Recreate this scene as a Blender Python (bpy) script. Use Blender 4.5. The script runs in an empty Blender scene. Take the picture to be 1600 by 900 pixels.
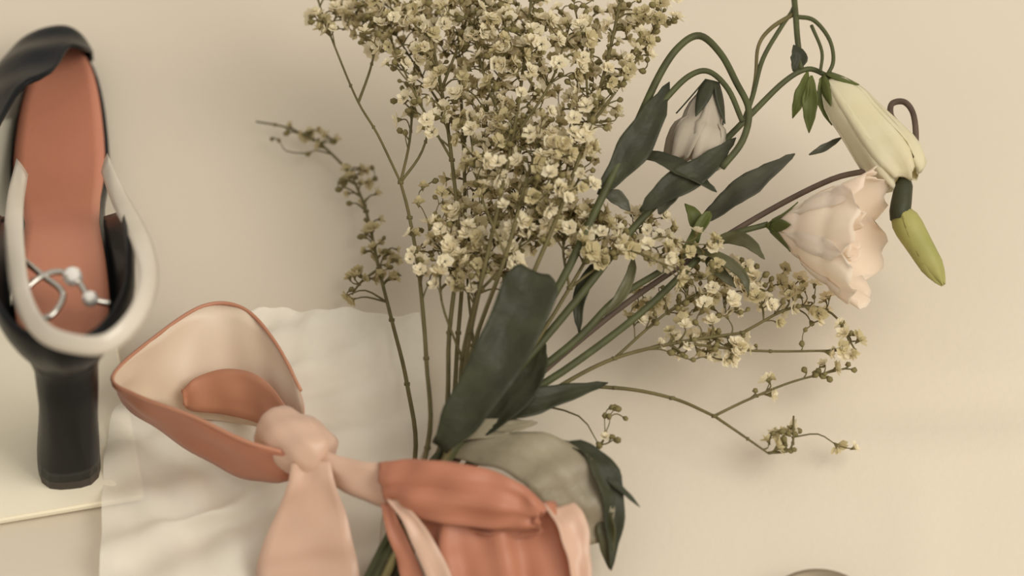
import bpy, bmesh, math, random
from mathutils import Vector, Matrix

# ------------------------------------------------------------------ camera, world, light, exposure
SC = bpy.context.scene
COL = SC.collection
PITCH = math.radians(52)
DIST = 200.0                     # cm from the lens to the middle of the table top in view
FPX = 1600 * 135 / 36            # 135 mm lens on a 36 mm sensor, in pixels
CAM = Vector((0, -DIST * math.cos(PITCH), DIST * math.sin(PITCH)))
FWD = Vector((0, math.cos(PITCH), -math.sin(PITCH)))
UPV = Vector((0, math.sin(PITCH), math.cos(PITCH)))
RGT = Vector((1, 0, 0))
cam_data = bpy.data.cameras.new('camera')
cam = bpy.data.objects.new('camera', cam_data)
COL.objects.link(cam)
cam.location = CAM * .01
cam.rotation_euler = (math.pi / 2 - PITCH, 0, 0)
cam_data.lens = 135
cam_data.sensor_width = 36
cam_data.clip_start = .01
cam_data.dof.use_dof = True
cam_data.dof.focus_distance = 1.945
cam_data.dof.aperture_fstop = 3.5
SC.camera = cam


def lin(r, g, b, a=1.0):
    f = lambda v: (v / 255 / 12.92) if v <= 10 else ((v / 255 + .055) / 1.055) ** 2.4
    return (f(r), f(g), f(b), a)


world = bpy.data.worlds.new('world')
SC.world = world
world.use_nodes = True
bg = world.node_tree.nodes['Background']
bg.inputs[0].default_value = lin(255, 247, 236)
bg.inputs[1].default_value = .74


def area(name, loc, aim, size, power, color):
    d = bpy.data.lights.new(name, 'AREA')
    d.shape = 'RECTANGLE'
    d.size, d.size_y = size
    d.energy = power
    d.color = color
    o = bpy.data.objects.new(name, d)
    COL.objects.link(o)
    o.location = loc
    o.rotation_euler = (Vector(aim) - Vector(loc)).to_track_quat('-Z', 'Y').to_euler()
    return o


area('window_light', (1.15, -.6, 1.55), (.35, 0, 0), (1.2, 1.2), 26, (1.0, .95, .87))
SC.view_settings.view_transform = 'Standard'
SC.view_settings.look = 'None'
SC.view_settings.gamma = 1
SC.view_settings.use_curve_mapping = False
SC.view_settings.exposure = -.1

# ------------------------------------------------------------------ helpers
RNG = random.Random(7)


def P(px, py, z=0.0):
    """point (cm) at height z seen at a pixel of the 1600x900 frame"""
    d = FWD + RGT * ((px - 800) / FPX) + UPV * ((450 - py) / FPX)
    return CAM + d * ((z - CAM.z) / d.z)


def mat(name, col, rough=.6, spec=.4, noise=None, bump=None, sheen=0, transl=0, metal=0, coat=0, wave=None):
    """procedural material: colour mottled by noise=(scale, colour2, amount), bump=(scale, strength)"""
    m = bpy.data.materials.new(name)
    m.use_nodes = True
    nt = m.node_tree
    n, l = nt.nodes, nt.links
    b = n['Principled BSDF']
    b.inputs['Base Color'].default_value = col
    b.inputs['Roughness'].default_value = rough
    b.inputs['Specular IOR Level'].default_value = spec
    b.inputs['Metallic'].default_value = metal
    if coat:
        b.inputs['Coat Weight'].default_value = coat
        b.inputs['Coat Roughness'].default_value = .08
    if sheen:
        b.inputs['Sheen Weight'].default_value = sheen
        b.inputs['Sheen Roughness'].default_value = .4
    tc = n.new('ShaderNodeTexCoord')
    csock = None
    if noise:
        t = n.new('ShaderNodeTexNoise')
        t.inputs['Scale'].default_value = noise[0]
        t.inputs['Detail'].default_value = 5
        l.new(tc.outputs['Object'], t.inputs['Vector'])
        r = n.new('ShaderNodeValToRGB')
        r.color_ramp.elements[0].position = .5 - .5 * noise[2]
        r.color_ramp.elements[1].position = .5 + .5 * noise[2]
        r.color_ramp.elements[0].color = col
        r.color_ramp.elements[1].color = noise[1]
        l.new(t.outputs['Fac'], r.inputs['Fac'])
        l.new(r.outputs['Color'], b.inputs['Base Color'])
        csock = r.outputs['Color']
    if bump:
        t2 = n.new('ShaderNodeTexNoise')
        t2.inputs['Scale'].default_value = bump[0]
        t2.inputs['Detail'].default_value = 6
        l.new(tc.outputs['Object'], t2.inputs['Vector'])
        bp = n.new('ShaderNodeBump')
        bp.inputs['Strength'].default_value = bump[1]
        bp.inputs['Distance'].default_value = .002
        l.new(t2.outputs['Fac'], bp.inputs['Height'])
        l.new(bp.outputs['Normal'], b.inputs['Normal'])
    if transl:
        tr = n.new('ShaderNodeBsdfTranslucent')
        tr.inputs['Color'].default_value = col
        if csock:
            l.new(csock, tr.inputs['Color'])
        mx = n.new('ShaderNodeMixShader')
        mx.inputs[0].default_value = transl
        l.new(b.outputs[0], mx.inputs[1])
        l.new(tr.outputs[0], mx.inputs[2])
        l.new(mx.outputs[0], n['Material Output'].inputs['Surface'])
    return m


M = {}
M['cloth'] = mat('cream_cloth', lin(211, 199, 179), .85, .15, (3.2, lin(218, 207, 188), .5), (260, .12))
M['box'] = mat('ivory_card', lin(246, 238, 214), .7, .25, (9, lin(240, 230, 204), .6), (420, .05))
M['ribbon'] = mat('peach_satin', lin(200, 136, 106), .45, .4, (30, lin(186, 120, 92), .7), (700, .03), .2, .2)
M['ribbon_pale'] = mat('pale_peach_satin', lin(232, 200, 176), .36, .5, (30, lin(226, 188, 160), .7), (700, .03), .35, .28)
M['leaf'] = mat('dark_green_leaf', lin(42, 46, 32), .5, .28, (70, lin(72, 72, 50), .7), (120, .5), 0, .12)
M['ribbon_mid'] = mat('soft_peach_satin', lin(214, 156, 124), .42, .45, (30, lin(204, 142, 110), .7), (700, .03), .3, .25)
M['ribbon_lit_inside'] = mat('lit_inside_satin', lin(250, 236, 212), .4, .45, (30, lin(244, 222, 194), .7), (700, .03), .3, .25)  # inner face of the loop: light caught by the satin is painted into this paler colour
M['leaf_olive'] = mat('olive_leaf', lin(74, 72, 46), .45, .4, (60, lin(98, 96, 62), .6), (160, .25), 0, .12)
M['leaf_sage'] = mat('sage_leaf_underside', lin(172, 162, 134), .45, .4, (30, lin(126, 114, 94), .7), (140, .25), 0, .12)
M['leaf_grey'] = mat('grey_green_leaf', lin(66, 66, 52), .45, .35, (60, lin(92, 90, 72), .6), (160, .25), 0, .12)
M['stem'] = mat('green_stem', lin(84, 88, 52), .55, .3, (90, lin(62, 62, 38), .6))
M['stem_dry'] = mat('dry_olive_stem', lin(114, 104, 66), .65, .25, (90, lin(86, 78, 48), .6))
M['stem_brown'] = mat('withered_brown_stem', lin(104, 88, 74), .65, .25, (90, lin(74, 60, 50), .6))
M['petal'] = mat('cream_petal', lin(250, 240, 222), .55, .25, (22, lin(244, 226, 206), .5), (90, .12), .1, .36)
M['petal_yellow'] = mat('withered_yellow_petal', lin(246, 240, 220), .55, .25, (26, lin(228, 218, 176), .6), (90, .15), .1, .35)
M['petal_grey'] = mat('faded_white_petal', lin(214, 205, 184), .55, .25, (30, lin(180, 164, 146), .6), (90, .15), .1, .35)
M['sepal'] = mat('green_sepal', lin(108, 114, 56), .5, .3, (60, lin(78, 84, 42), .6), None, 0, .15)
M['bud'] = mat('green_bud', lin(140, 148, 78), .5, .3, (40, lin(190, 180, 112), .6), None, 0, .2)
M['floret'] = mat('dry_floret', lin(250, 242, 218), .75, .15, (160, lin(232, 220, 184), .8), None, 0, .4)
M['floret_dull'] = mat('dull_floret', lin(222, 210, 170), .75, .15, (160, lin(188, 174, 130), .8), None, 0, .35)
M['calyx'] = mat('floret_calyx', lin(134, 124, 80), .7, .2, (120, lin(102, 92, 58), .6))
M['patent'] = mat('black_patent_leather', lin(16, 20, 20), .34, .14, (40, lin(24, 22, 23), .6), None, 0, 0, 0, .04)
M['insole'] = mat('salmon_leather', lin(208, 140, 108), .5, .35, (14, lin(198, 128, 104), .6), (300, .1))
M['lining'] = mat('dark_brown_lining', lin(52, 44, 38), .45, .4, (40, lin(62, 52, 46), .6))
M['strap'] = mat('pearl_grey_leather', lin(216, 206, 190), .3, .5, (30, lin(196, 186, 168), .6), None, 0, 0, 0, .3)
M['crystal'] = mat('crystal', lin(250, 246, 238), .06, .9, None, None, 0, 0, .55)
M['silver'] = mat('silver', lin(200, 195, 185), .22, .5, None, None, 0, 0, 1)
M['tin'] = mat('pewter', lin(150, 136, 112), .42, .5, (30, lin(132, 118, 96), .6), None, 0, 0, .35)

# sheer tulle
_t = bpy.data.materials.new('sheer_tulle')
_t.use_nodes = True
_nt = _t.node_tree
_b = _nt.nodes['Principled BSDF']
_b.inputs['Base Color'].default_value = lin(252, 246, 230)
_b.inputs['Roughness'].default_value = .7
_tr = _nt.nodes.new('ShaderNodeBsdfTransparent')
_mx = _nt.nodes.new('ShaderNodeMixShader')
_wn = _nt.nodes.new('ShaderNodeTexNoise')
_wn.inputs['Scale'].default_value = 40
_mr = _nt.nodes.new('ShaderNodeMapRange')
_mr.inputs['To Min'].default_value = .48
_mr.inputs['To Max'].default_value = .70
_tc = _nt.nodes.new('ShaderNodeTexCoord')
_nt.links.new(_tc.outputs['Object'], _wn.inputs['Vector'])
_nt.links.new(_wn.outputs['Fac'], _mr.inputs['Value'])
_nt.links.new(_mr.outputs['Result'], _mx.inputs[0])
_nt.links.new(_tr.outputs[0], _mx.inputs[1])
_nt.links.new(_b.outputs[0], _mx.inputs[2])
_nt.links.new(_mx.outputs[0], _nt.nodes['Material Output'].inputs['Surface'])
M['tulle'] = _t


def link(name, me, mats, parent=None, origin=None):
    """me is built in world cm; the object's origin is moved to `origin` (cm)"""
    o = bpy.data.objects.new(name, me)
    COL.objects.link(o)
    if isinstance(mats, str):
        mats = [mats]
    for k in mats:
        me.materials.append(M[k])
    if parent is not None:
        o.parent = parent
    return o


def mesh(name, verts, faces, smooth=True, origin=None, mi=None):
    """verts in cm, relative to origin (cm)"""
    og = Vector(origin) if origin is not None else Vector((0, 0, 0))
    me = bpy.data.meshes.new(name)
    me.from_pydata([tuple((Vector(v) - og) * .01) for v in verts], [], faces)
    if mi:
        me.polygons.foreach_set('material_index', mi)
    if smooth:
        me.polygons.foreach_set('use_smooth', [True] * len(me.polygons))
    me.update()
    return me


def thing(name, label, cat, base, group=None):
    o = bpy.data.objects.new(name, None)
    COL.objects.link(o)
    o.empty_display_size = .02
    o.location = Vector(base) * .01
    o['label'] = label
    o['category'] = cat
    if group:
        o['group'] = group
    return o


def tag(o, label, cat, group=None, kind=None):
    o['label'] = label
    o['category'] = cat
    if group:
        o['group'] = group
    if kind:
        o['kind'] = kind


def catmull(pts, n=6):
    pts = [Vector(p) for p in pts]
    if len(pts) < 3:
        return [pts[0].lerp(pts[-1], i / n) for i in range(n + 1)]
    ext = [pts[0] * 2 - pts[1]] + pts + [pts[-1] * 2 - pts[-2]]
    out = []
    for i in range(1, len(ext) - 2):
        p0, p1, p2, p3 = ext[i - 1:i + 3]
        for k in range(n):
            t = k / n
            out.append(.5 * ((2 * p1) + (p2 - p0) * t + (2 * p0 - 5 * p1 + 4 * p2 - p3) * t * t
                             + (3 * p1 - p0 - 3 * p2 + p3) * t ** 3))
    out.append(pts[-1])
    return out


def tube_into(V, F, pts, radii, sides=6):
    base = len(V)
    prev = None
    for i, p in enumerate(pts):
        d = (pts[min(i + 1, len(pts) - 1)] - pts[max(i - 1, 0)])
        if d.length < 1e-6:
            d = Vector((0, 0, 1))
        d.normalize()
        a = d.orthogonal().normalized() if prev is None else (prev - d * prev.dot(d))
        if a.length < 1e-5:
            a = d.orthogonal()
        a.normalize()
        prev = a
        b = d.cross(a)
        for k in range(sides):
            an = 2 * math.pi * k / sides
            V.append(p + (a * math.cos(an) + b * math.sin(an)) * radii[i])
    for i in range(len(pts) - 1):
        for k in range(sides):
            a0 = base + i * sides + k
            a1 = base + i * sides + (k + 1) % sides
            F.append((a0, a1, a1 + sides, a0 + sides))
    F.append(tuple(base + k for k in range(sides))[::-1])
    F.append(tuple(base + (len(pts) - 1) * sides + k for k in range(sides)))


def tube(name, pts, r0, r1, m, parent, origin, sides=8, n=6):
    pts = catmull(pts, n)
    V, F = [], []
    rr = [r0 + (r1 - r0) * i / (len(pts) - 1) for i in range(len(pts))]
    tube_into(V, F, pts, rr, sides)
    return link(name, mesh(name, V, F, True, origin), m, parent)


def grid_faces(nu, nv, base=0, wrap=False):
    F = []
    for i in range(nu - 1):
        for j in range(nv if wrap else nv - 1):
            a = base + i * nv + j
            b = base + i * nv + (j + 1) % nv
            F.append((a, b, b + nv, a + nv))
    return F


def thicken(o, t, sub=0, off=0):
    if sub:
        s = o.modifiers.new('smooth', 'SUBSURF')
        s.levels = s.render_levels = sub
    m = o.modifiers.new('thickness', 'SOLIDIFY')
    m.thickness = t * .01
    m.offset = off
    return o


def interp(tab, x):
    if x <= tab[0][0]:
        return tab[0][1]
    for (a, b), (c, d) in zip(tab, tab[1:]):
        if x <= c:
            k = (x - a) / (c - a)
            k = k * k * (3 - 2 * k)
            return b + (d - b) * k
    return tab[-1][1]


def smooth_interp(tab, x):
    """Catmull-Rom through the table (no flat spots at the knots)"""
    if x <= tab[0][0]:
        return tab[0][1]
    if x >= tab[-1][0]:
        return tab[-1][1]
    for i in range(len(tab) - 1):
        (a, b), (c, d) = tab[i], tab[i + 1]
        if x <= c:
            m0 = (d - tab[i - 1][1]) / (c - tab[i - 1][0]) if i else (d - b) / (c - a)
            m1 = (tab[i + 2][1] - b) / (tab[i + 2][0] - a) if i + 2 < len(tab) else (d - b) / (c - a)
            h = c - a
            t = (x - a) / h
            return (2 * t ** 3 - 3 * t * t + 1) * b + (t ** 3 - 2 * t * t + t) * h * m0 + (3 * t * t - 2 * t ** 3) * d + (t ** 3 - t * t) * h * m1


# ------------------------------------------------------------------ the setting: a cream cloth surface with soft creases
def build_floor():
    xs = [-160, -110, -70, -48] + [-40 + i * 1.0 for i in range(81)] + [48, 70, 110, 160]
    ys = [-120, -90, -60, -40] + [-30 + i * 1.0 for i in range(61)] + [40, 60, 100, 150, 200]
    creases = [(P(1250, 700), P(1600, 690), .35, 1.6), (P(1380, 655), P(1600, 640), -.22, 1.6), (P(1330, 560), P(1560, 590), .16, 1.6),
               (P(1440, 770), P(1435, 900), .12, 1.2), (P(1050, 760), P(1400, 775), .12, 2.0)]
    V = []
    for y in ys:
        for x in xs:
            z = .10 * math.sin(x * .21 + 1.3 * math.sin(y * .13)) * math.sin(y * .17 + .6)
            for a, b, h, w in creases:
                ab = b - a
                t = max(0, min(1, ((x - a.x) * ab.x + (y - a.y) * ab.y) / (ab.x ** 2 + ab.y ** 2)))
                d2 = (x - a.x - ab.x * t) ** 2 + (y - a.y - ab.y * t) ** 2
                z += h * math.exp(-d2 / w ** 2)
            V.append(Vector((x, y, z - .12)))
    o = link('floor', mesh('floor', V, [f[::-1] for f in grid_faces(len(ys), len(xs))]), 'cloth')
    tag(o, 'cream cloth surface that everything lies on', 'cloth', kind='structure')


build_floor()


# ------------------------------------------------------------------ ivory card under the shoe
BOXH = .5


def build_card():
    c, far = P(226, 774, BOXH), P(118, 180, BOXH)
    e = (far - c).normalized()
    yaw = math.atan2(-e.x, e.y)
    bm = bmesh.new()
    bmesh.ops.create_cube(bm, size=1)
    for v in bm.verts:
        v.co = Vector(((v.co.x - .5) * .17, (v.co.y + .5) * .26, (v.co.z - .5) * BOXH * .9 * .01))
    bmesh.ops.bevel(bm, geom=bm.edges[:], offset=.0012, segments=3, affect='EDGES')
    me = bpy.data.meshes.new('card')
    bm.to_mesh(me)
    bm.free()
    o = link('card', me, 'box')
    o.location = c * .01
    o.rotation_euler = (0, 0, yaw)
    tag(o, 'thick ivory card under the black heeled shoe', 'card')


build_card()


# ------------------------------------------------------------------ the shoe
def build_shoe():
    heel = P(130, 738, BOXH)
    toe = P(88, 60, BOXH)
    d = toe - heel
    yaw = math.atan2(-d.x, d.y)
    t = thing('heeled_shoe', 'black patent block heel shoe with salmon insole and pearl grey strap', 'shoe', heel)
    t.rotation_euler = (0, 0, yaw)
    S = 1.2                      # shoe modelled 24 units long from heel edge (y = 0) to toe
    HW = [(2, 1.95), (4, 1.85), (8, 1.6), (12, 1.75), (15.5, 2.05), (18.5, 1.95), (21.5, 1.5), (23.2, .8), (24, 0)]
    ZZ = [(-1.4, 9.2), (3.5, 8.9), (7, 7.3), (11, 3.9), (14, 1.7), (17, .75), (24, .6)]
    CX = [(-1.4, 0), (8, .1), (15, -.2), (24, .3)]

    def hw(y):
        if y < 2:
            return 1.95 * math.sqrt(max(0, 1 - ((2 - y) / 3.4) ** 2))
        return max(0, smooth_interp(HW, y))
    zz = lambda y: smooth_interp(ZZ, y)
    cx = lambda y: smooth_interp(CX, y)

    def sole(name, drop, thick, m, grow):
        ny, nx = 40, 9
        V = []
        for i in range(ny):
            y = -1.4 + 25.4 * (1 - math.cos(math.pi * i / (ny - 1))) / 2
            for j in range(nx):
                s = -1 + 2 * j / (nx - 1)
                V.append(Vector((cx(y) + s * (hw(y) + grow if 0 < i < ny - 1 else .02), y, zz(y) - drop - .18 * (1 - s * s))) * S)
        o = link(name, mesh(name, V, [f[::-1] for f in grid_faces(ny, nx)]), m, t)
        thicken(o, thick, 0, 0)
        return o
    sole('insole', .0, .12, 'insole', -.05)
    sole('sole', .28, .35, 'patent', .12)

    # outline round the heel, from the arch on one side round the back to the arch on the other
    half = [(cx(y) + hw(y), y) for y in [9.5, 8.5, 7.5, 6.5, 5.5, 4.5, 3.5, 2.7]]
    half += [(1.95 * math.cos(a), 2 - 3.4 * math.sin(a)) for a in [math.pi / 2 * k / 9 for k in range(10)]]
    ring = [Vector((x, y, 0)) for x, y in half] + [Vector((-x, y, 0)) for x, y in half[-2::-1]]
    NR = len(ring)

    def out_at(i):
        tn = ring[min(i + 1, NR - 1)] - ring[max(i - 1, 0)]
        return Vector((-tn.y, tn.x, 0)).normalized() * (1 if (-tn.y * (ring[i].x) + tn.x * (ring[i].y - 3)) > 0 else -1)

    K = 9
    V = []
    for i in range(NR):
        a = abs(-1 + 2 * i / (NR - 1))
        p, nr = ring[i], out_at(i)
        h = interp([(0, 2.7), (.25, 2.6), (.55, 2.2), (.85, 1.3), (1, .3)], a)
        for k in range(K):
            v = k / (K - 1)
            V.append((p + nr * (.12 + (.95 if p.x > 0 else .6) * math.sin(math.pi * v * .7)) + Vector((0, 0, zz(p.y) - .3 + (h + .3) * v))) * S)
    o = link('heel_counter', mesh('heel_counter', V, grid_faces(NR, K)), 'patent', t)
    thicken(o, .22)
    o['label'] = 'glossy black heel cup'

    # loose pearl grey strap that swings round the back of the heel cup
    inv = Matrix.Rotation(-yaw, 3, 'Z')
    ctrl = [(164, 256, 7.0), (188, 314, 10.4), (220, 376, 13.6), (232, 436, 15.0), (212, 494, 15.8), (166, 536, 15.9), (112, 536, 15.9),
            (66, 516, 15.6), (36, 466, 14.8), (24, 396, 13.2), (24, 320, 10.6), (34, 262, 7.2)]
    mid = Vector((125, 400))
    A, B = [], []
    for px, py, z in ctrl:
        d2 = (Vector((px, py)) - mid).normalized()
        A.append(inv @ (P(px - d2.x * 15, py - d2.y * 15, z + .35) - heel))
        B.append(inv @ (P(px + d2.x * 15, py + d2.y * 15, z - .35) - heel))
    A, B = catmull(A, 6), catmull(B, 6)
    V = []
    for a, b in zip(A, B):
        for k in range(5):
            V.append(a.lerp(b, k / 4) + Vector((0, 0, .12 * math.sin(math.pi * k / 4))))
    o = link('ankle_strap', mesh('ankle_strap', V, grid_faces(len(A), 5)), 'strap', t)
    thicken(o, .18)
    o['label'] = 'pearl grey strap'

    # toe vamp
    N, K = 21, 25
    V = []
    for i in range(N):
        v = i / (N - 1)
        for k in range(K):
            s = -1 + 2 * k / (K - 1)
            y0 = interp([(-1, 11.5), (-.55, 13.4), (-.15, 17.6), (.3, 21.0), (1, 22.6)], s)
            y = y0 + (24.15 - y0) * (1 - (1 - v) ** 1.4)
            hh = interp([(13, 5.0), (17, 4.3), (20, 3.2), (22.5, 2.0), (24.2, .35)], y)
            an = s * math.pi / 2
            x = cx(y) + math.sin(an) * (hw(min(y, 23.98)) + .22) * (1.75 if s < 0 else 1)
            z = zz(y) - .4 + (hh + .4) * math.cos(an) ** .8 if abs(s) < 1 else zz(y) - .4
            V.append(Vector((x, y, z)) * S)
    o = link('toe_vamp', mesh('toe_vamp', V, [f[::-1] for f in grid_faces(N, K)]), 'patent', t)
    thicken(o, .2)

    # block heel: waisted, wider at the top, flat at the foot
    V, F = [], []
    R, NZ = 20, 12
    for i in range(NZ):
        v = i / (NZ - 1)
        w = interp([(0, 1.3), (.45, 1.2), (.8, 1.3), (1, 1.7)], v)
        ln = interp([(0, 1.35), (.5, 1.4), (.85, 2.0), (1, 2.5)], v)
        yc = interp([(0, .55), (.5, .4), (1, 1.3)], v)
        for k in range(R):
            a = 2 * math.pi * k / R
            ca, sa = math.cos(a), math.sin(a)
            p = 3.2
            r = (abs(ca) ** p + abs(sa) ** p) ** (-1 / p)
            y = yc + sa * r * ln
            z = v * (zz(y) - .42) if v > .7 else v * 8.5
            V.append(Vector((ca * r * w - .55 * (1 - v) ** 1.5, y, .5 + z * (8.3 / 8.8))) * S)
    F = grid_faces(NZ, R, 0, True)
    F.append(tuple(range(R))[::-1])
    F.append(tuple((NZ - 1) * R + k for k in range(R)))
    o = link('block_heel', mesh('block_heel', V, F), 'patent', t)
    V = [Vector((x, y, z)) for x, y, z in [(v.x / S, v.y / S, .5) for v in V[:R]]]
    V = [Vector((v.x, v.y, z)) * S for z in (0, .5) for v in V]
    F = grid_faces(2, R, 0, True) + [tuple(range(R))[::-1], tuple(R + k for k in range(R))]
    link('heel_tip', mesh('heel_tip', V, F, False), 'lining', t)

    # crystals on the strap ornament inside the heel cup
    def gem(x, y, z, r):
        bm = bmesh.new()
        bmesh.ops.create_icosphere(bm, subdivisions=2, radius=r * S * .01)
        me = bpy.data.meshes.new('crystal')
        bm.to_mesh(me)
        bm.free()
        for v in me.vertices:
            v.co += Vector((x, y, z)) * S * .01
        o = link('crystal', me, 'crystal', t)
        o['label'] = 'clear sparkling crystal'
    gem(.62, 1.75, 10.9, .42)
    gem(1.25, .55, 10.9, .34)
    # thin silver ornament loops that carry the crystals
    ZB = zz(2)
    pts = [(-1.9, 4.2, ZB + .9), (-.6, 2.2, ZB + 1.5), (.2, 1.0, ZB + 1.7), (-.4, -.1, ZB + 1.7), (-1.3, .4, ZB + 1.5), (-1.2, 1.6, ZB + 1.5), (-.2, 2.2, ZB + 1.6), (.7, 1.8, ZB + 1.7), (1.25, .6, ZB + 1.8), (2.1, .4, ZB + 1.5)]
    tube('buckle_wire', [Vector(p) * S for p in pts], .16, .16, 'silver', t, (0, 0, 0), 8, 6)
    return t


build_shoe()


# ------------------------------------------------------------------ tulle under the bow
def build_tulle():
    rows = [  # left to right pixel rows from far to near, with height
        [(395, 485, 1.2), (470, 482, .9), (560, 486, .7), (655, 492, .6)],
        [(300, 560, 1.0), (420, 560, 1.6), (540, 570, 1.0), (670, 570, .7)],
        [(190, 630, .8), (330, 640, 1.2), (500, 640, .7), (672, 650, .5)],
        [(165, 700, .9), (310, 705, .6), (480, 700, 1.0), (650, 730, .7)],
        [(160, 770, .7), (310, 790, 1.5), (460, 755, .8), (600, 800, .6)],
        [(158, 850, 1.1), (310, 835, .7), (460, 830, 1.3), (590, 870, .6)],
        [(150, 930, .8), (300, 940, 1.2), (450, 940, .7), (580, 940, .7)],
        [(130, 1040, .6), (300, 1050, .8), (450, 1040, 1.1), (580, 1040, .6)]]
    lines = [catmull([P(*q) for q in r], 8) for r in rows]
    nx = len(lines[0])
    cols = [catmull([l[j] for l in lines], 7) for j in range(nx)]
    ny = len(cols[0])
    V = []
    for i in range(ny):
        for j in range(nx):
            p = cols[j][i].copy()
            p.z += .22 * math.sin(i * .9 + j * .55) + .12 * math.sin(j * 1.4 - i * .35)
            p.z = max(p.z, .25)
            V.append(p)
    og = P(400, 720, 0)
    o = link('tulle', mesh('tulle', V, [f[::-1] for f in grid_faces(ny, nx)], True, og), 'tulle')
    o.location = og * .01
    tag(o, 'sheer white tulle lying crumpled beneath the peach bow', 'fabric')


build_tulle()


# ------------------------------------------------------------------ ribbon bow
def strip(name, stations, m, parent, origin, n=7, k=7, bow=.0, thick=.05, ripple=0, back=None, wrinkle=.07):
    """stations: pairs of edge points ((px,py,z),(px,py,z)); a smooth band between the two edges"""
    A = catmull([P(*s[0]) for s in stations], n)
    B = catmull([P(*s[1]) for s in stations], n)
    V = []
    for i, (a, b) in enumerate(zip(A, B)):
        tn = A[min(i + 1, len(A) - 1)] - A[max(i - 1, 0)]
        nr = tn.cross(b - a)
        nr = nr.normalized() if nr.length > 1e-6 else Vector((0, 0, 1))
        for j in range(k):
            s = j / (k - 1)
            off = bow * math.sin(math.pi * s) + ripple * (math.sin(s * math.pi * 5 + i * .06) + .5 * math.sin(s * math.pi * 9 - i * .04 + 1))
            off += wrinkle * (math.sin(i * .8 + s * 4.1 + 1.3) * .6 + math.sin(i * .37 - s * 7.3) * .7 + .5 * math.sin(s * 11 + i * .21))
            V.append(a.lerp(b, s) + nr * off)
    o = link(name, mesh(name, V, grid_faces(len(A), k), True, origin), [m, back or m], parent)
    thicken(o, thick)
    o.modifiers['thickness'].material_offset = 1
    return o


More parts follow.
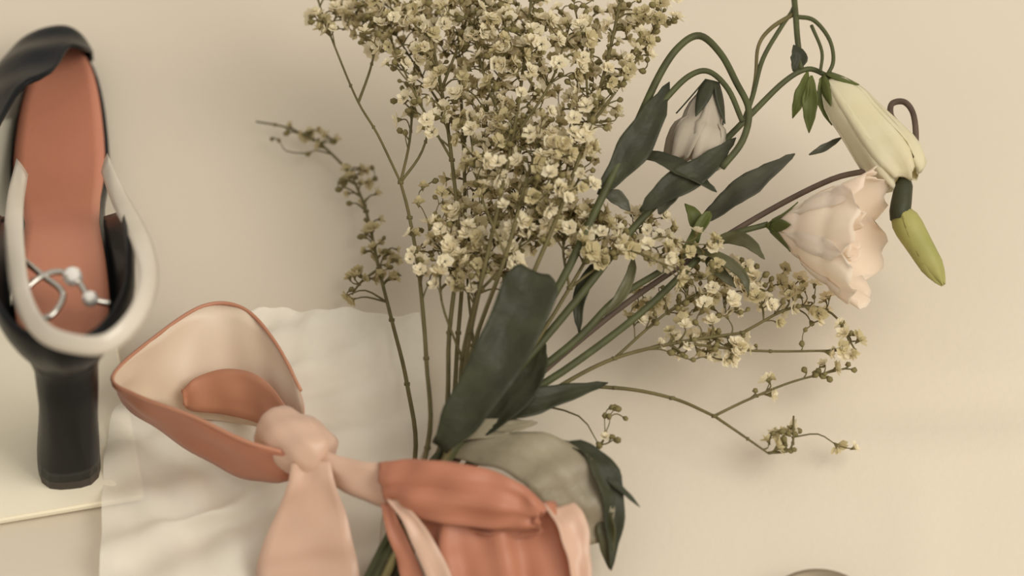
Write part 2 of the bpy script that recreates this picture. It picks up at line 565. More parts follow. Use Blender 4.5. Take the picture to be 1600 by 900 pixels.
def build_bow():
    og = P(460, 720, 0)
    t = thing('ribbon_bow', 'peach satin ribbon bow tied round the bouquet stems', 'ribbon', og)
    # open loop at the far side of the knot: far wall, turn, near wall
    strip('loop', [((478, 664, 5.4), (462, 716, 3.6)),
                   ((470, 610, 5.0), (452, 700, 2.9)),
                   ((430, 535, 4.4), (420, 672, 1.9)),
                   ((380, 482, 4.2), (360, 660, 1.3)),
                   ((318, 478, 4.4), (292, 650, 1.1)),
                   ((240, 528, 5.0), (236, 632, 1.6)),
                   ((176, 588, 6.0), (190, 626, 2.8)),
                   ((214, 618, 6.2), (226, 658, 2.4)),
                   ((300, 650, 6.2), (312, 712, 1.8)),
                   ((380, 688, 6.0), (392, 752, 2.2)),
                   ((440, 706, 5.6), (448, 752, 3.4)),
                   ((468, 700, 5.2), (470, 730, 4.0))], 'ribbon', t, og, 8, 9, .0, .05, 0, 'ribbon_lit_inside')
    edge = [(470, 610, 5.0), (430, 535, 4.4), (380, 482, 4.2), (318, 478, 4.4), (240, 528, 5.0), (176, 588, 6.0), (214, 618, 6.2), (300, 650, 6.2), (380, 688, 6.0), (440, 706, 5.6)]
    tube('edge_piping', [P(*q) for q in edge], .1, .1, 'ribbon_mid', t, og, 6, 8)
    strip('inner_shade_strip', [((452, 640, 4.8), (446, 694, 3.6)),  # added strip: stands in for the salmon shade low inside the loop
                         ((410, 590, 3.9), (404, 662, 2.5)),
                         ((356, 576, 3.3), (350, 648, 1.9)),
                         ((306, 590, 2.9), (300, 642, 1.7)),
                         ((284, 612, 2.5), (286, 632, 1.9))], 'ribbon_mid', t, og, 7, 7, .1)
    # knot: pleated pad
    V = []
    NU, NV = 25, 32
    ctr = P(462, 690, 5.0)
    ax = (P(505, 716, 5) - P(412, 662, 5)) * .5
    for i in range(NU):
        th = math.pi * i / (NU - 1)
        for j in range(NV):
            ph = 2 * math.pi * j / NV
            pl = 1 + .05 * math.sin(ph * 3 + 2) + .045 * math.sin(math.cos(th) * 7 + 2.4 * math.sin(ph * 2) + .6) + .03 * math.sin(ph * 9 + math.cos(th) * 5)
            r = math.sin(th) ** .38
            x, y, z = -math.cos(th), r * math.cos(ph) * pl, r * math.sin(ph) * pl
            w = ax.normalized()
            q = Vector((-w.y, w.x, 0))
            V.append(ctr + w * x * 1.95 + q * y * 1.45 + Vector((0, 0, 1)) * z * 1.35)
    link('knot', mesh('knot', V, grid_faces(NU, NV, 0, True), True, og), 'ribbon_pale', t)
    # long tail that falls toward the viewer
    strip('tail', [((456, 724, 5.4), (516, 720, 5.6)),
                   ((448, 762, 4.6), (524, 758, 5.0)),
                   ((428, 810, 3.3), (540, 800, 3.9)),
                   ((408, 858, 2.2), (552, 850, 2.9)),
                   ((398, 905, 1.3), (562, 900, 1.9)),
                   ((388, 980, 1.9), (566, 985, 1.9)),
                   ((376, 1080, 1.7), (572, 1085, 1.7))], 'ribbon_pale', t, og, 7, 9, -.18)
    # short band from the knot to the folded loop
    strip('band', [((500, 700, 5.6), (500, 746, 4.4)),
                   ((540, 716, 5.8), (544, 772, 4.2)),
                   ((590, 722, 6.1), (596, 792, 4.0)),
                   ((640, 722, 6.4), (650, 800, 4.0))], 'ribbon_pale', t, og, 7, 7, -.2)
    # folded loop lying over the bouquet: upper fold
    strip('loop', [((590, 724, 6.3), (606, 790, 4.6)),
                   ((640, 718, 6.9), (640, 806, 4.9)),
                   ((700, 722, 7.2), (704, 818, 5.0)),
                   ((770, 736, 7.0), (776, 826, 5.0)),
                   ((822, 762, 6.4), (826, 824, 5.0)),
                   ((848, 796, 5.8), (846, 828, 5.0)),
                   ((822, 826, 5.0), (812, 842, 4.2)),
                   ((760, 834, 4.6), (750, 846, 3.8)),
                   ((690, 822, 4.2), (680, 836, 3.6))], 'ribbon', t, og, 8, 13, -.35, .05, .1, None, .12)
    # broad panel hanging below the fold
    strip('tail', [((690, 812, 4.6), (868, 782, 4.8)),
                   ((684, 850, 4.0), (886, 822, 4.3)),
                   ((690, 890, 3.4), (900, 868, 3.7)),
                   ((700, 950, 2.4), (910, 940, 2.6)),
                   ((712, 1040, 1.2), (914, 1050, 1.2)),
                   ((720, 1120, .8), (916, 1130, .8))], 'ribbon', t, og, 7, 25, .25, .05, .2, None, .05)
    # rolled edge of the panel
    strip('fold', [((846, 786, 5.2), (898, 782, 5.0)),
                   ((868, 818, 5.3), (916, 812, 4.8)),
                   ((884, 858, 4.8), (922, 856, 4.2)),
                   ((894, 905, 4.0), (924, 905, 3.6)),
                   ((902, 990, 2.4), (926, 1000, 2.0))], 'ribbon_pale', t, og, 7, 7, -.4)
    # narrow twisted strips between knot and panel
    strip('strip', [((604, 780, 5.4), (626, 782, 5.4)),
                    ((628, 812, 4.9), (650, 806, 5.1)),
                    ((644, 850, 4.3), (676, 842, 4.4)),
                    ((668, 905, 3.4), (704, 896, 3.6)),
                    ((690, 980, 2.2), (726, 970, 2.4))], 'ribbon_pale', t, og, 6, 5, -.15)
    strip('strip', [((596, 786, 5.0), (612, 788, 5.2)),
                    ((604, 830, 4.2), (628, 824, 4.4)),
                    ((618, 870, 3.5), (648, 866, 3.7)),
                    ((628, 915, 2.8), (664, 910, 3.0)),
                    ((640, 990, 1.8), (680, 985, 2.0))], 'ribbon', t, og, 6, 5, -.15)
    strip('strip', [((640, 800, 4.4), (700, 810, 4.4)),
                    ((650, 840, 3.8), (706, 846, 3.9)),
                    ((664, 890, 3.0), (712, 896, 3.2)),
                    ((680, 960, 2.0), (724, 960, 2.0))], 'ribbon', t, og, 6, 5, -.1)


build_bow()


# ------------------------------------------------------------------ leaves
def leaf(name, spine, width, m, parent, origin, roll=0.0, cup=.25, profile=None, n=6, k=11, wave=.1):
    """spine: list of (px,py,z); width in cm (full, at its widest)"""
    S = catmull([P(*s) for s in spine], n)
    prof = profile or [(0, .12), (.15, .55), (.45, 1.0), (.75, .72), (.93, .28), (1, .02)]
    V = []
    N = len(S)
    for i, p in enumerate(S):
        d = (S[min(i + 1, N - 1)] - S[max(i - 1, 0)]).normalized()
        side = d.cross(Vector((0, 0, 1)))
        if side.length < .05:
            side = Vector((1, 0, 0))
        side.normalize()
        side = Matrix.Rotation(roll, 3, d) @ side
        up = side.cross(d).normalized()
        w = interp(prof, i / (N - 1)) * width / 2
        for j in range(k):
            s = -1 + 2 * j / (k - 1)
            h = cup * abs(s) ** 1.3 * w + wave * math.sin(i * .9 + s * 2) * w
            h += .10 * w * math.exp(-(s / .14) ** 2) + .03 * w * math.sin(i * 2.1 + abs(s) * 9)
            V.append(p + side * s * w + up * h)
    o = link(name, mesh(name, V, grid_faces(N, k), True, origin), m, parent)
    thicken(o, .05)
    return o


def frame_of(ax):
    ax = ax.normalized()
    a = ax.orthogonal().normalized()
    return ax, a, ax.cross(a)


def petal_mesh(name, base, axis, azim, L, tabR, tabH, tabW, ruffle, origin, nt=13, ns=9, phase=0, twist=0):
    """one petal: tabR radius / tabH height (cm) / tabW half angle, all against t in 0..1"""
    ax, a, b = frame_of(axis)
    V = []
    for i in range(nt):
        t = i / (nt - 1)
        R, H, W = interp(tabR, t), interp(tabH, t), interp(tabW, t)
        for j in range(ns):
            s = -1 + 2 * j / (ns - 1)
            ph = azim + s * W + twist * t
            r = R + ruffle * t * t * math.sin(s * 5 + phase) + .02
            h = H - .35 * L * .2 * t * s * s + ruffle * .7 * t * t * math.cos(s * 6 + phase * 1.7)
            V.append(base + ax * h + (a * math.cos(ph) + b * math.sin(ph)) * r)
    return mesh(name, V, grid_faces(nt, ns), True, origin)


def sepals(parent, base, axis, L, n, spread, origin, m='sepal', r0=.25, curl=.3):
    ax, a, b = frame_of(axis)
    for k in range(n):
        ph = 2 * math.pi * k / n + .3
        rad = a * math.cos(ph) + b * math.sin(ph)
        tg = ax.cross(rad)
        V = []
        for i in range(8):
            t = i / 7
            c = base + ax * (L * t * math.cos(spread)) + rad * (r0 * (1 - .3 * t) + L * t * math.sin(spread) + curl * t * t * .6)
            w = .24 * L ** .5 * math.sin(math.pi * min(1, .22 + t * .78)) + .015
            for s in (-1, -.3, .3, 1):
                V.append(c + tg * s * w - rad * .06 * abs(s))
        o = link('sepal', mesh('sepal', V, grid_faces(8, 4), True, origin), m, parent)
        thicken(o, .04)


def calyx_mesh(base, axis, L, R, origin, name='calyx'):
    ax, a, b = frame_of(axis)
    V = []
    for i in range(7):
        t = i / 6
        r = R * interp([(0, .25), (.4, .9), (.8, 1.0), (1, .8)], t)
        for k in range(10):
            an = 2 * math.pi * k / 10
            V.append(base + ax * L * t + (a * math.cos(an) + b * math.sin(an)) * r)
    F = grid_faces(7, 10, 0, True) + [tuple(range(10))[::-1], tuple(60 + k for k in range(10))]
    return mesh(name, V, F, True, origin)


GRP = 'lisianthus stems in the bouquet'


def open_flower_stem():
    og = P(650, 790, 0)
    t = thing('lisianthus', 'open cream lisianthus flower with pale pink tinge on straight stem', 'flower', og, GRP)
    tube('stem', [P(530, 1010, 1.4), P(590, 880, 2.0), P(690, 705, 3.6), P(880, 580, 5.0), P(1000, 490, 5.8), P(1080, 415, 6.3), P(1130, 372, 6.6), P(1200, 350, 6.8)], .24, .15, 'stem', t, og)
    base, tip = P(1196, 352, 6.8), P(1330, 368, 7.6)
    ax = tip - base
    f = link('flower_head', calyx_mesh(base, ax, .9, .36, og), 'sepal', t)
    f['label'] = 'cream flower with green calyx'
    sepals(f, base + ax.normalized() * .3, ax, 1.7, 6, .62, og, r0=.3, curl=.5)
    # inner whorl and outer whorl
    for k in range(6):
        me = petal_mesh('petal', base + ax.normalized() * .5, ax, k * math.pi / 3 + .2, 5,
                        [(0, .2), (.3, 1.4), (.65, 2.5), (1, 3.4)], [(0, 0), (.35, 1.6), (.7, 3.4), (1, 5.0)],
                        [(0, .35), (.4, .75), (.8, .72), (1, .40)], .22, og, phase=k * 1.3)
        thicken(link('petal', me, 'petal', f), .04)
    for k in range(4):
        me = petal_mesh('petal', base + ax.normalized() * .5, ax, k * math.pi / 2 + .7, 4,
                        [(0, .15), (.4, .8), (1, 1.3)], [(0, 0), (.4, 1.6), (1, 4.3)],
                        [(0, .4), (.5, 1.0), (1, .55)], .2, og, phase=k * 2.1)
        thicken(link('petal', me, 'petal', f), .04)
    # leaf pair at the node below the flower, and a slender side bud stalk
    leaf('leaf', [(1092, 352, 6.4), (1140, 318, 6.9), (1190, 280, 7.2), (1242, 240, 7.2)], 1.75, 'leaf_grey', t, og, -.3, .35)
    leaf('leaf', [(1100, 385, 6.3), (1140, 372, 6.9), (1170, 380, 7.2), (1195, 405, 7.1)], .8, 'leaf_olive', t, og, .3)
    leaf('leaf', [(1090, 380, 6.3), (1085, 340, 7.0), (1070, 318, 7.3)], .8, 'sepal', t, og, .2)
    leaf('leaf', [(1096, 392, 6.3), (1120, 420, 6.4), (1150, 450, 6.1)], .7, 'leaf_olive', t, og, .3)


def second_stem():
    og = P(640, 800, 0)
    t = thing('lisianthus', 'bare dark lisianthus stem with small leaves running above the open flower stem', 'flower stem', og, GRP)
    tube('stem', [P(540, 1010, 1.8), P(600, 870, 2.4), P(700, 695, 4.0), P(890, 540, 5.6), P(960, 470, 6.2), P(1030, 425, 6.7), P(1090, 385, 7.0)], .24, .16, 'stem', t, og)
    leaf('leaf', [(905, 520, 5.8), (905, 470, 6.6), (925, 425, 7.2), (955, 385, 7.4)], .8, 'leaf', t, og, -.2)
    leaf('leaf', [(930, 500, 5.9), (965, 470, 6.4), (985, 430, 6.8), (990, 395, 7.0)], .6, 'leaf_olive', t, og, .2)
    leaf('leaf', [(1060, 405, 6.9), (1100, 345, 7.4), (1110, 330, 7.5)], .6, 'sepal', t, og, .2)
    leaf('leaf', [(1080, 392, 7.0), (1120, 400, 7.1), (1160, 430, 6.8), (1170, 460, 6.3)], .6, 'leaf_olive', t, og, .2)


def nodding_flower():
    """long stem that rises to the top and hangs its closed pale yellow flower"""
    og = P(660, 800, 0)
    t = thing('lisianthus', 'nodding lisianthus with closed pale yellow flower hanging from arched stem', 'flower', og, GRP)
    tube('stem', [P(550, 1010, 2.0), P(610, 868, 2.6), P(720, 690, 4.4), P(900, 470, 7.0), P(1000, 345, 8.2), P(1090, 262, 9.0), P(1170, 182, 9.6), P(1225, 128, 10.0), P(1262, 108, 10.1), P(1292, 118, 10.0)], .24, .13, 'stem', t, og)
    tube('side_stem', [P(1160, 195, 9.4), P(1176, 150, 9.8), P(1192, 92, 10.2), P(1222, 40, 10.6), P(1240, 12, 10.8), P(1246, -30, 11.0)], .13, .11, 'stem', t, og)
    tube('side_stem', [P(1238, -30, 11.0), P(1243, 20, 10.9), P(1246, 60, 10.6), P(1252, 108, 10.2)], .16, .15, 'stem', t, og)
    tube('side_stem', [P(1244, 26, 10.9), P(1272, 32, 10.9), P(1296, 62, 10.6), P(1302, 96, 10.3), P(1290, 122, 10.1)], .12, .1, 'stem', t, og)
    tube('side_stem', [P(1240, 22, 10.8), P(1205, 44, 10.7), P(1185, 72, 10.4), P(1180, 122, 10.0), P(1168, 182, 9.6)], .12, .08, 'stem_dry', t, og)
    tube('side_stem', [P(1268, 40, 10.8), P(1284, 80, 10.6), P(1282, 112, 10.4)], .1, .08, 'stem', t, og)
    base, tip = P(1288, 118, 10.0), P(1424, 285, 7.6)
    ax = tip - base
    L = ax.length
    f = link('flower_head', calyx_mesh(base, ax, .8, .42, og), 'sepal', t)
    f['label'] = 'closed pale yellow flower'
    for k in range(5):
        me = petal_mesh('petal', base + ax.normalized() * .4, ax, k * 2 * math.pi / 5, L,
                        [(0, .4), (.35, 1.2), (.7, 1.5), (.92, 1.1), (1, .8)], [(0, 0), (1, L * .93)],
                        [(0, .75), (.5, .85), (1, .6)], .22, og, phase=k * 1.1, twist=.5)
        thicken(link('petal', me, 'petal_yellow', f), .04)
    sepals(f, base, ax, 1.9, 4, .55, og, r0=.3, curl=.2)
    # drooping sepals and small withered leaves under the arch
    leaf('leaf', [(1262, 112, 10.1), (1252, 150, 9.4), (1238, 185, 8.6)], .75, 'sepal', t, og, .2)
    leaf('leaf', [(1268, 118, 10.1), (1266, 160, 9.3), (1264, 208, 8.3)], .85, 'sepal', t, og, .2)
    leaf('leaf', [(1282, 122, 10.1), (1286, 160, 9.3), (1300, 196, 8.6)], .6, 'sepal', t, og, .2)
    leaf('leaf', [(1240, 112, 10.1), (1248, 90, 10.5), (1240, 70, 10.7)], .9, 'leaf', t, og, .2)
    tube('side_stem', [P(1290, 122, 10.0), P(1318, 170, 8.6), P(1316, 214, 7.8)], .08, .06, 'stem', t, og)
    leaf('leaf', [(1264, 242, 7.4), (1290, 230, 7.6), (1316, 214, 7.8)], .42, 'leaf_grey', t, og, .2)


def hanging_bud():
    og = P(670, 800, 0)
    t = thing('lisianthus_bud', 'green lisianthus bud hanging from hooked withered brown stalk', 'flower bud', og, GRP)
    tube('stem', [P(560, 1010, 1.6), P(620, 866, 2.2), P(735, 690, 3.9), P(930, 512, 5.3), P(1080, 404, 6.0), P(1200, 330, 6.6), P(1300, 280, 7.4), P(1370, 262, 8.0), P(1392, 232, 8.3), P(1404, 200, 8.4), P(1392, 180, 8.4), P(1394, 162, 8.4), P(1414, 160, 8.5), P(1428, 182, 8.5), P(1430, 230, 8.3), P(1414, 278, 8.0)], .16, .16, 'stem_brown', t, og)
    base, tip = P(1416, 262, 8.1), P(1404, 345, 7.2)
    link('calyx', calyx_mesh(base, tip - base, (tip - base).length, .55, og), 'leaf', t)
    base, tip = P(1404, 328, 7.3), P(1474, 446, 5.6)
    ax = tip - base
    L = ax.length
    f = link('bud', calyx_mesh(base, ax, L * .5, .5, og), 'bud', t)
    for k in range(4):
        me = petal_mesh('petal', base, ax, k * math.pi / 2, L, [(0, .3), (.3, .72), (.6, .6), (1, .06)], [(0, 0), (1, L)],
                        [(0, .9), (.5, 1.0), (1, .9)], .02, og, phase=k, twist=1.2)
        thicken(link('petal', me, 'bud', f), .04)
    sepals(f, base, ax, 2.0, 4, .12, og, r0=.5, curl=-.1)


def curled_flower():
    """withered head bent over under a looping stem"""
    og = P(655, 795, 0)
    t = thing('lisianthus', 'withered greyish white lisianthus head enclosed by looping dark green stem', 'flower', og, GRP)
    tube('stem', [P(545, 1010, 2.3), P(605, 872, 2.9), P(715, 690, 4.8), P(860, 470, 7.4), P(930, 330, 9.2), P(985, 215, 10.4), P(1030, 118, 11.2), P(1062, 72, 11.6), P(1094, 56, 11.7), P(1126, 84, 11.6), P(1150, 128, 11.3), P(1170, 172, 10.9), P(1160, 220, 10.4), P(1128, 262, 9.9)], .22, .17, 'stem', t, og)
    tube('side_stem', [P(1000, 205, 10.6), P(1044, 150, 11.0), P(1078, 118, 11.4), P(1108, 112, 11.5), P(1138, 140, 11.3), P(1160, 190, 10.8)], .17, .14, 'stem', t, og)
    base, tip = P(1112, 126, 11.2), P(1084, 246, 8.8)
    ax = tip - base
    f = link('flower_head', calyx_mesh(base, ax, .8, .4, og), 'leaf', t)
    f['label'] = 'withered greyish white flower'
    for k in range(6):
        me = petal_mesh('petal', base + ax.normalized() * .3, ax, k * math.pi / 3, 4,
                        [(0, .2), (.35, .95), (.75, 1.45), (1, 1.3)], [(0, 0), (.5, 2.0), (1, 4.0)],
                        [(0, .5), (.5, .72), (1, .5)], .22, og, phase=k * 1.7, twist=.3)
        thicken(link('petal', me, 'petal_grey', f), .04)
    sepals(f, base, ax, 2.3, 5, .5, og, 'leaf', .35, .1)
    leaf('leaf', [(935, 305, 9.3), (978, 250, 10.2), (1012, 195, 10.8), (1046, 128, 11.2)], 1.75, 'leaf', t, og, .35, .3)
    leaf('leaf', [(985, 240, 9.8), (1030, 250, 10.0), (1080, 275, 9.9), (1120, 300, 9.4)], 1.3, 'leaf', t, og, -.3, .3)
    leaf('leaf', [(1000, 330, 9.0), (1045, 296, 9.7), (1100, 262, 9.9), (1150, 215, 9.9)], 1.5, 'leaf', t, og, .3, .3)
    leaf('leaf', [(940, 300, 9.2), (965, 310, 9.1), (985, 330, 8.7)], .8, 'leaf_grey', t, og, .3, .3)
    leaf('leaf', [(1030, 335, 8.6), (1050, 300, 9.2), (1110, 270, 9.6)], 1.1, 'leaf_grey', t, og, .1, .3)


def foliage_leaves():
    og = P(690, 720, 0)
    t = thing('leafy_stem', 'dark green leafy stem with one long upright blade above the knot', 'leaf', og, 'foliage at the bouquet neck')
    tube('stem', [P(525, 1010, 1.6), P(585, 885, 2.2), P(640, 780, 3.6), P(690, 705, 4.4), P(720, 655, 4.9)], .28, .2, 'stem', t, og)
    blade = [(0, .35), (.2, .75), (.5, .95), (.8, 1.0), (.93, .85), (1, .55)]
    leaf('leaf', [(688, 700, 5.6), (738, 630, 7.2), (790, 540, 8.8), (820, 470, 9.6), (834, 425, 9.8)], 2.75, 'leaf', t, og, .25, .42, blade)
    leaf('leaf', [(730, 690, 4.4), (780, 650, 5.1), (830, 590, 5.6), (850, 530, 5.9)], 1.9, 'leaf', t, og, -.2, .25)
    leaf('leaf', [(735, 668, 4.6), (800, 640, 5.0), (860, 622, 5.0), (950, 598, 4.6)], 1.6, 'leaf', t, og, .1, .25)
    og = P(740, 720, 0)
    t = thing('drooping_leaf', 'large sage grey leaf bending over behind the ribbon fold', 'leaf', og, 'foliage at the bouquet neck')
    tube('stem', [P(565, 1010, 1.2), P(625, 870, 1.8), P(660, 770, 3.2), P(700, 715, 3.8), P(735, 700, 4.2)], .25, .2, 'stem', t, og)
    o = leaf('leaf', [(700, 706, 4.0), (770, 700, 4.9), (840, 716, 5.1), (888, 752, 4.7), (912, 800, 3.6), (918, 850, 2.2)], 3.3, 'leaf_sage', t, og, .15, -.1,
         [(0, .2), (.2, .62), (.5, 1.0), (.8, .95), (1, .5)])
    leaf('leaf', [(690, 700, 4.0), (730, 676, 4.7), (790, 668, 4.9), (840, 660, 4.6)], 1.1, 'leaf_sage', t, og, .1, .2)
    og = P(900, 720, 0)
    t = thing('drooping_leaf', 'curled blackish green leaf hanging beside the sage leaf', 'leaf', og, 'foliage at the bouquet neck')
    tube('stem', [P(580, 1010, 0.8), P(640, 868, 1.4), P(720, 740, 2.8), P(820, 700, 4.1), P(884, 692, 4.7)], .2, .14, 'stem', t, og)
    leaf('leaf', [(880, 690, 4.7), (920, 708, 4.8), (948, 752, 4.3), (958, 810, 3.2), (955, 892, 1.6)], 1.5, 'leaf', t, og, -.35, .35)
    leaf('leaf', [(940, 742, 4.4), (968, 762, 4.2), (1000, 792, 3.6)], .36, 'leaf', t, og, 0, .2)
    leaf('leaf', [(950, 790, 3.6), (948, 830, 2.8), (952, 890, 1.4)], 1.0, 'leaf_olive', t, og, .3, .3)


open_flower_stem()
second_stem()
nodding_flower()
hanging_bud()
curled_flower()
foliage_leaves()


# ------------------------------------------------------------------ baby's breath sprays
def floret_mesh(name, seed, R):
    """tiny double flower: two whorls of petals over a small calyx (cm, local)"""
    r = random.Random(seed)
    V, F, MI = [], [], []
    for whorl, (n, rad, lift) in enumerate(((6, R, .45), (5, R * .68, .85))):
        for k in range(n):
            a = 2 * math.pi * k / n + whorl * .5 + r.uniform(-.25, .25)
            rr = rad * r.uniform(.75, 1.15)
            z0, z1 = R * .15, R * lift * r.uniform(.7, 1.3)
            b = len(V)
            c, s = math.cos(a), math.sin(a)
            w = rr * .45
            V += [Vector((c * R * .08, s * R * .08, z0)),
                  Vector((c * rr * .65 - s * w, s * rr * .65 + c * w, z1 * .8)),
                  Vector((c * rr, s * rr, z1)),
                  Vector((c * rr * .65 + s * w, s * rr * .65 - c * w, z1 * .8))]
            F += [(b, b + 3, b + 2, b + 1)]
            MI += [0]
    b = len(V)
    for k in range(5):
        a = 2 * math.pi * k / 5
        V.append(Vector((math.cos(a) * R * .34, math.sin(a) * R * .34, R * .28)))
    V.append(Vector((0, 0, -R * .5)))
    for k in range(5):
        F.append((b + k, b + 5, b + (k + 1) % 5))
        MI.append(1)
    return mesh(name, V, F, False, None, MI)


FLORETS = []
for s in range(6):
    me = floret_mesh('floret', s, .38 + .045 * (s % 3))
    me.materials.append(M['floret'] if s < 4 else M['floret_dull'])
    me.materials.append(M['calyx'])
    FLORETS.append(me)
DULL = []
for s in range(3):
    me = floret_mesh('floret', 20 + s, .36)
    me.materials.append(M['floret_dull'])
    me.materials.append(M['calyx'])
    DULL.append(me)

GYP = 'baby\'s breath sprays in the bouquet'


def spray(label, main, blobs, nflor, nbud, seed, og_px=(640, 800), branches=(), dull=False, rmain=.14, group=GYP, twig=.035, up=.5):
    """main: stem polyline (px,py,z). blobs: (px,py,z,rx,ry,rz,weight) clouds of florets. Twigs grow from stem to each floret."""
    r = random.Random(seed)
    og = P(og_px[0], og_px[1], 0)
    t = thing('babys_breath', label, 'flower', og, group)
    nodes, par, order = [], [], []
    main = [(main[0][0] - 60, 1010, max(.5, main[0][2] - .6))] + list(main)      # the cut end lies below the bow
    line = catmull([P(*q) for q in main], 6)
    for i, p in enumerate(line):
        nodes.append(p)
        par.append(i - 1)
        order.append(0)
    lines = [(line, rmain, rmain * .55)]
    for br in branches:
        bl = catmull([P(*q) for q in br], 5)
        st = min(range(len(nodes)), key=lambda i: (nodes[i] - bl[0]).length)
        last = st
        for p in bl[1:]:
            nodes.append(p)
            par.append(last)
            last = len(nodes) - 1
            order.append(1)
        lines.append((bl, rmain * .55, rmain * .35))
    tw = sum(b[6] for b in blobs)
    targets = []
    for n in range(nflor + nbud):
        x = r.uniform(0, tw)
        for b in blobs:
            x -= b[6]
            if x <= 0:
                break
        while True:
            u, v, w = r.uniform(-1, 1), r.uniform(-1, 1), r.uniform(-1, 1)
            if u * u + v * v + w * w < 1:
                break
        z = max(.7, b[2] + b[5] * w)
        targets.append((P(b[0] + b[3] * u, b[1] + b[4] * v, z), n < nflor))
    root = nodes[0]
    targets.sort(key=lambda q: (q[0] - root).length)
    V, F = [], []
    buds_V, buds_F = [], []
    skip = len(line) // 3
    heads = []
    for p, isf in targets:
        dr = (p - root).length
        best, bi = 1e9, 0
        for i in range(skip, len(nodes)):
            q = nodes[i]
            d = (q - p).length
            if (q - root).length > dr - .25:
                continue
            c = d + .28 * order[i] + (.8 if d < .35 else 0)
            if c < best:
                best, bi = c, i
        q = nodes[bi]
        mid = q.lerp(p, .5)
        out = (q - nodes[par[bi]]).normalized() if par[bi] >= 0 else Vector((0, 1, 0))
        mid = mid + out * (p - q).length * .18 + Vector((r.uniform(-.1, .1), r.uniform(-.1, .1), r.uniform(-.05, .12))) * (p - q).length
        pts = catmull([q, mid, p], 3)
        o = order[bi] + 1
        r0 = max(twig, .07 - .012 * o)
        tube_into(V, F, pts, [r0 + (twig * .8 - r0) * i / (len(pts) - 1) for i in range(len(pts))], 4)
        last = bi
        for w_ in (pts[len(pts) // 2], p):
            nodes.append(w_)
            par.append(last)
            last = len(nodes) - 1
            order.append(o)
        dirn = (p - mid).normalized()
        if isf:
            heads.append((p, dirn))
        else:
            rr = r.uniform(.12, .2)
            a, b_, c_ = frame_of(dirn)
            b0 = len(buds_V)
            for (h, q_) in ((-.9, .45), (.1, 1.0), (1.0, .55)):
                for k in range(5):
                    an = 2 * math.pi * k / 5
                    buds_V.append(p + a * h * rr + (b_ * math.cos(an) + c_ * math.sin(an)) * q_ * rr)
            buds_F += [tuple(b0 + x_ for x_ in f) for f in grid_faces(3, 5, 0, True)]
            buds_F += [tuple(b0 + k for k in range(5))[::-1], tuple(b0 + 10 + k for k in range(5))]
    V2, F2 = [], []
    for ln, a, b in lines:
        tube_into(V2, F2, ln, [a + (b - a) * i / (len(ln) - 1) for i in range(len(ln))], 6)
        for p in ln[6::6]:                                         # joints
            tube_into(V2, F2, [p - Vector((0, .06, .06)), p + Vector((0, .06, .06))], [a * 1.1, a * 1.1], 6)
    link('stem', mesh('stem', V2, F2, True, og), 'stem_dry', t)
    tg = link('twigs', mesh('twigs', V, F, True, og), 'stem_dry', t)
    tg['kind'] = 'stuff'
    if buds_V:
        bd = link('buds', mesh('buds', buds_V, buds_F, True, og), 'calyx', t)
        bd['kind'] = 'stuff'
    pool = DULL if dull else FLORETS
    for p, dirn in heads:
        o = bpy.data.objects.new('floret', r.choice(pool))
        COL.objects.link(o)
        o.parent = t
        o.location = (p - og) * .01
        dd = (dirn + Vector((0, -.25, up)) + Vector((r.uniform(-.5, .5), r.uniform(-.5, .5), r.uniform(-.3, .3)))).normalized()
        o.rotation_euler = dd.to_track_quat('Z', 'Y').to_euler()
        s = r.uniform(.75, 1.2)
        o.scale = (s, s, s)


# behind the others: duller, browner sprays that close the gaps
spray('brownish baby\'s breath spray deep behind the heart of the bouquet',
      [(608, 876, 2.6), (700, 690, 4.0), (740, 540, 5.4), (790, 400, 6.8), (820, 280, 7.8)],
      [(800, 300, 7.4, 110, 110, .8, 3), (860, 200, 8.2, 90, 80, .8, 1.8), (760, 180, 8.2, 80, 80, .8, 1.5)],
      120, 70, 31, branches=([(740, 540, 5.4), (730, 420, 6.4), (740, 300, 7.4)], [(790, 400, 6.8), (860, 300, 7.8), (890, 200, 8.4)], [(820, 280, 7.8), (800, 190, 8.4), (780, 120, 8.8)]), dull=True)
spray('brownish baby\'s breath spray behind the blossoms along the top edge',
      [(606, 877, 2.4), (696, 690, 4.0), (716, 520, 5.6), (726, 360, 7.0), (724, 220, 8.2), (716, 90, 9.2)],
      [(680, 60, 9.0, 110, 75, .8, 2.4), (800, 60, 9.4, 100, 70, .8, 2.2), (590, 30, 9.2, 60, 45, .7, 1)],
      100, 60, 32, branches=([(724, 220, 8.2), (660, 120, 8.8), (610, 40, 9.2)], [(724, 220, 8.2), (780, 120, 9), (820, 40, 9.4)]), dull=True)
# outermost thin stem with its long fork
spray('baby\'s breath spray on the outermost forked stem nearest the shoe',
      [(600, 880, 2.4), (668, 700, 4.2), (666, 560, 5.6), (655, 430, 6.8), (640, 340, 7.6), (626, 285, 8.0)],
      [(520, 20, 9.4, 40, 40, .8, 2), (575, 40, 9.4, 45, 45, 1.0, 1.6), (640, 160, 8.8, 30, 60, .8, .7), (500, -25, 9.6, 35, 25, .8, 1), (665, 400, 7.2, 28, 60, .6, .7)],
      76, 48, 11, branches=(
          [(626, 285, 8.0), (590, 210, 8.6), (560, 160, 9.0), (530, 90, 9.4), (500, 10, 9.8), (490, -40, 10)],
          [(560, 160, 9.0), (578, 110, 9.3), (590, 60, 9.6)],
          [(626, 285, 8.0), (640, 220, 8.5), (646, 140, 9.0), (650, 60, 9.4)],
          [(626, 285, 8.0), (660, 235, 8.5), (680, 160, 9.0)]))
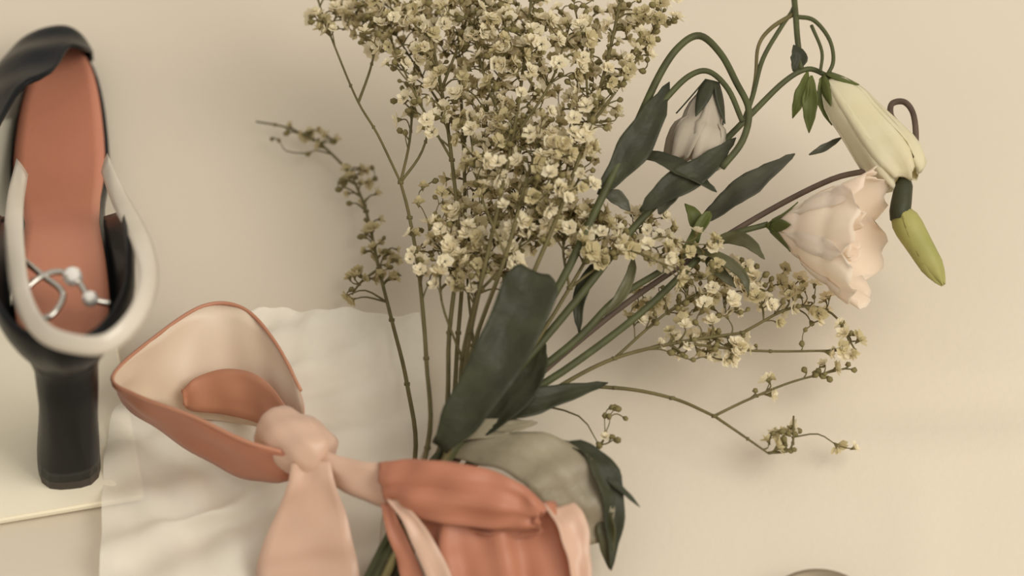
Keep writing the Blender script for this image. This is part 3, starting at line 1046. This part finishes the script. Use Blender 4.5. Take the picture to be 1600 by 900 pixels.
spray('baby\'s breath spray filling the top edge above the outermost fork',
      [(605, 878, 2.8), (690, 690, 4.6), (702, 520, 6.4), (716, 380, 8.0), (706, 250, 9.2), (690, 140, 10.2), (670, 40, 10.8)],
      [(640, 50, 10.6, 85, 60, 1.2, 3), (700, 20, 11, 70, 60, 1.2, 2), (690, 150, 10, 60, 60, 1.1, 1.2), (600, 15, 10.4, 50, 40, 1, 1)],
      171, 66, 12, branches=([(706, 250, 9.2), (650, 150, 10), (610, 60, 10.6)], [(690, 140, 10.2), (720, 60, 10.8), (740, -10, 11)]))
spray('tall baby\'s breath spray in the middle reaching past the top edge',
      [(610, 876, 3.2), (705, 688, 5.0), (735, 520, 7.0), (770, 360, 9.2), (800, 220, 10.8), (820, 90, 11.8), (830, 0, 12.2)],
      [(800, 40, 11.6, 80, 70, 1.3, 3), (790, 130, 11, 80, 60, 1.3, 2), (870, 60, 11.6, 60, 70, 1.2, 2), (750, 10, 11.6, 70, 40, 1.2, 1.2)],
      180, 77, 13, branches=([(800, 220, 10.8), (760, 130, 11.3), (740, 40, 11.7)], [(800, 220, 10.8), (860, 130, 11.4), (890, 40, 11.8)]))
spray('dense baby\'s breath spray in the heart of the bouquet left of the leaf loop',
      [(612, 874, 3.4), (708, 686, 5.2), (740, 540, 7.2), (790, 400, 9.2), (820, 290, 10.2), (840, 230, 10.6)],
      [(820, 260, 10.2, 90, 75, 1.5, 3), (770, 220, 10, 70, 60, 1.3, 1.4), (880, 250, 10.4, 60, 65, 1.2, 1.6), (850, 190, 10.8, 80, 50, 1.2, 1.2)],
      180, 88, 14, branches=([(790, 400, 9.2), (750, 300, 10), (735, 210, 10.4)], [(820, 290, 10.2), (880, 230, 10.6), (905, 170, 10.9)]))
spray('low baby\'s breath spray just above the long dark leaf blade',
      [(614, 874, 3.0), (706, 690, 4.8), (722, 560, 6.2), (745, 460, 7.2), (770, 380, 8.0)],
      [(770, 350, 8.2, 90, 70, 1.1, 3), (720, 400, 7.6, 55, 60, .9, 1.6), (830, 340, 8.6, 60, 50, 1.0, 1.4), (690, 330, 8, 45, 50, .8, .7), (760, 425, 7.6, 95, 38, .8, 1.6)],
      190, 95, 15, branches=([(722, 560, 6.2), (690, 470, 7.0), (690, 390, 7.6)], [(745, 460, 7.2), (800, 400, 8.0), (835, 340, 8.5)]))
spray('baby\'s breath spray beside the looping green stem near the top edge',
      [(616, 872, 3.2), (712, 686, 5.0), (800, 500, 7.4), (870, 340, 9.6), (920, 200, 11), (950, 90, 11.8), (970, 0, 12.2)],
      [(960, 70, 11.6, 70, 70, 1.2, 3), (930, 150, 11, 50, 60, 1.1, 1.6), (1010, 20, 11.8, 60, 45, 1.1, 1.4), (905, 30, 11.8, 50, 50, 1, 1)],
      117, 77, 16, branches=([(920, 200, 11), (985, 110, 11.5), (1030, 30, 11.9)], [(920, 200, 11), (915, 110, 11.5), (900, 20, 11.9)]))
spray('baby\'s breath spray spreading through the stems beneath the looping leaf',
      [(618, 872, 3.0), (716, 688, 4.6), (820, 560, 6.2), (890, 450, 7.4), (930, 380, 8.0)],
      [(930, 370, 8.0, 75, 45, 1.0, 3), (890, 340, 8.4, 60, 40, .9, 1.5), (1000, 370, 7.8, 60, 40, .9, 1.6), (1080, 400, 7.4, 60, 40, .8, 1.2)],
      136, 66, 17, branches=([(890, 450, 7.4), (960, 400, 7.8), (1030, 370, 7.9)], [(890, 450, 7.4), (880, 390, 8.0), (890, 340, 8.4)]))
spray('baby\'s breath spray hanging beneath the open cream flower',
      [(622, 870, 1.8), (740, 690, 3.6), (870, 606, 4.4), (960, 560, 4.6), (1060, 535, 4.7), (1160, 520, 4.6)],
      [(1060, 480, 5.0, 90, 45, .8, 2.4), (1130, 440, 5.4, 80, 40, .8, 2), (1100, 540, 4.4, 90, 26, .6, 1.8), (1220, 470, 4.8, 80, 50, .8, 1.4), (1300, 520, 4.2, 55, 40, .5, .9)],
      148, 88, 18, branches=([(960, 560, 4.6), (1040, 490, 5.2), (1120, 440, 5.6)], [(1060, 535, 4.7), (1180, 548, 4.4), (1290, 548, 4.1), (1338, 546, 4.0)], [(1160, 520, 4.6), (1240, 480, 4.7), (1300, 490, 4.4), (1335, 545, 4.1)]))
spray('sparse baby\'s breath twig forking low to the lower side of the bouquet',
      [(626, 868, 1.4), (760, 690, 2.8), (860, 612, 3.6), (960, 606, 3.6), (1050, 622, 3.3), (1116, 650, 3.0)],
      [(1236, 690, 2.2, 40, 30, .4, 2.2), (1300, 580, 2.8, 50, 14, .3, 1.2), (1310, 700, 1.6, 40, 12, .3, .4), (1210, 610, 2.8, 40, 20, .3, .6), (960, 680, 3.0, 30, 45, .5, .7)],
      15, 34, 19, branches=([(1116, 650, 3.0), (1170, 624, 3.0), (1240, 596, 2.9), (1320, 576, 2.8)], [(1116, 650, 3.0), (1160, 680, 2.7), (1200, 708, 2.3)], [(1200, 708, 2.3), (1236, 700, 2.2), (1240, 650, 2.4)]))
spray('dull drooping baby\'s breath sprig low behind the outermost stem',
      [(598, 882, 1.2), (648, 720, 1.8), (636, 600, 1.9), (612, 500, 1.8), (592, 420, 1.6), (572, 330, 1.5), (548, 270, 1.4)],
      [(560, 285, 1.4, 32, 45, .5, 1.6), (583, 375, 1.5, 24, 40, .5, 1.6), (470, 215, 1.2, 60, 30, .3, 1.2), (420, 190, 1.1, 40, 40, .3, .5), (560, 445, 1.4, 28, 24, .4, .9), (610, 420, 1.5, 26, 40, .4, .8)],
      48, 30, 20, branches=([(548, 270, 1.4), (500, 225, 1.3), (450, 200, 1.2), (400, 190, 1.1)], [(592, 420, 1.6), (565, 440, 1.5), (550, 460, 1.4)]), dull=True)


# ------------------------------------------------------------------ round tin at the lower edge
def build_tin():
    c = P(1280, 975, 1.0)
    c.z = 0
    t = thing('round_tin', 'small round pewter tin peeking in at the bottom edge', 'tin', c)
    top = P(1280, 884, 1.6)
    R = top.y - c.y - .1

    def lathe(name, prof):
        V = []
        n = 48
        for (r, z) in prof:
            for k in range(n):
                a = 2 * math.pi * k / n
                V.append(Vector((math.cos(a) * r, math.sin(a) * r, z)))
        F = grid_faces(len(prof), n, 0, True)
        F = [f[::-1] for f in F]
        F.append(tuple(range(n)))
        F.append(tuple((len(prof) - 1) * n + k for k in range(n))[::-1])
        F = [f[::-1] for f in F]
        return link(name, mesh(name, V, F, True), 'tin', t)
    lathe('body', [(R - .25, 0), (R - .12, .08), (R - .12, 1.0)])
    lathe('lid', [(R - .05, .9), (R, .95), (R, 1.5), (R - .1, 1.62), (R - .3, 1.64), (R - .45, 1.5), (.3, 1.5)])


build_tin()
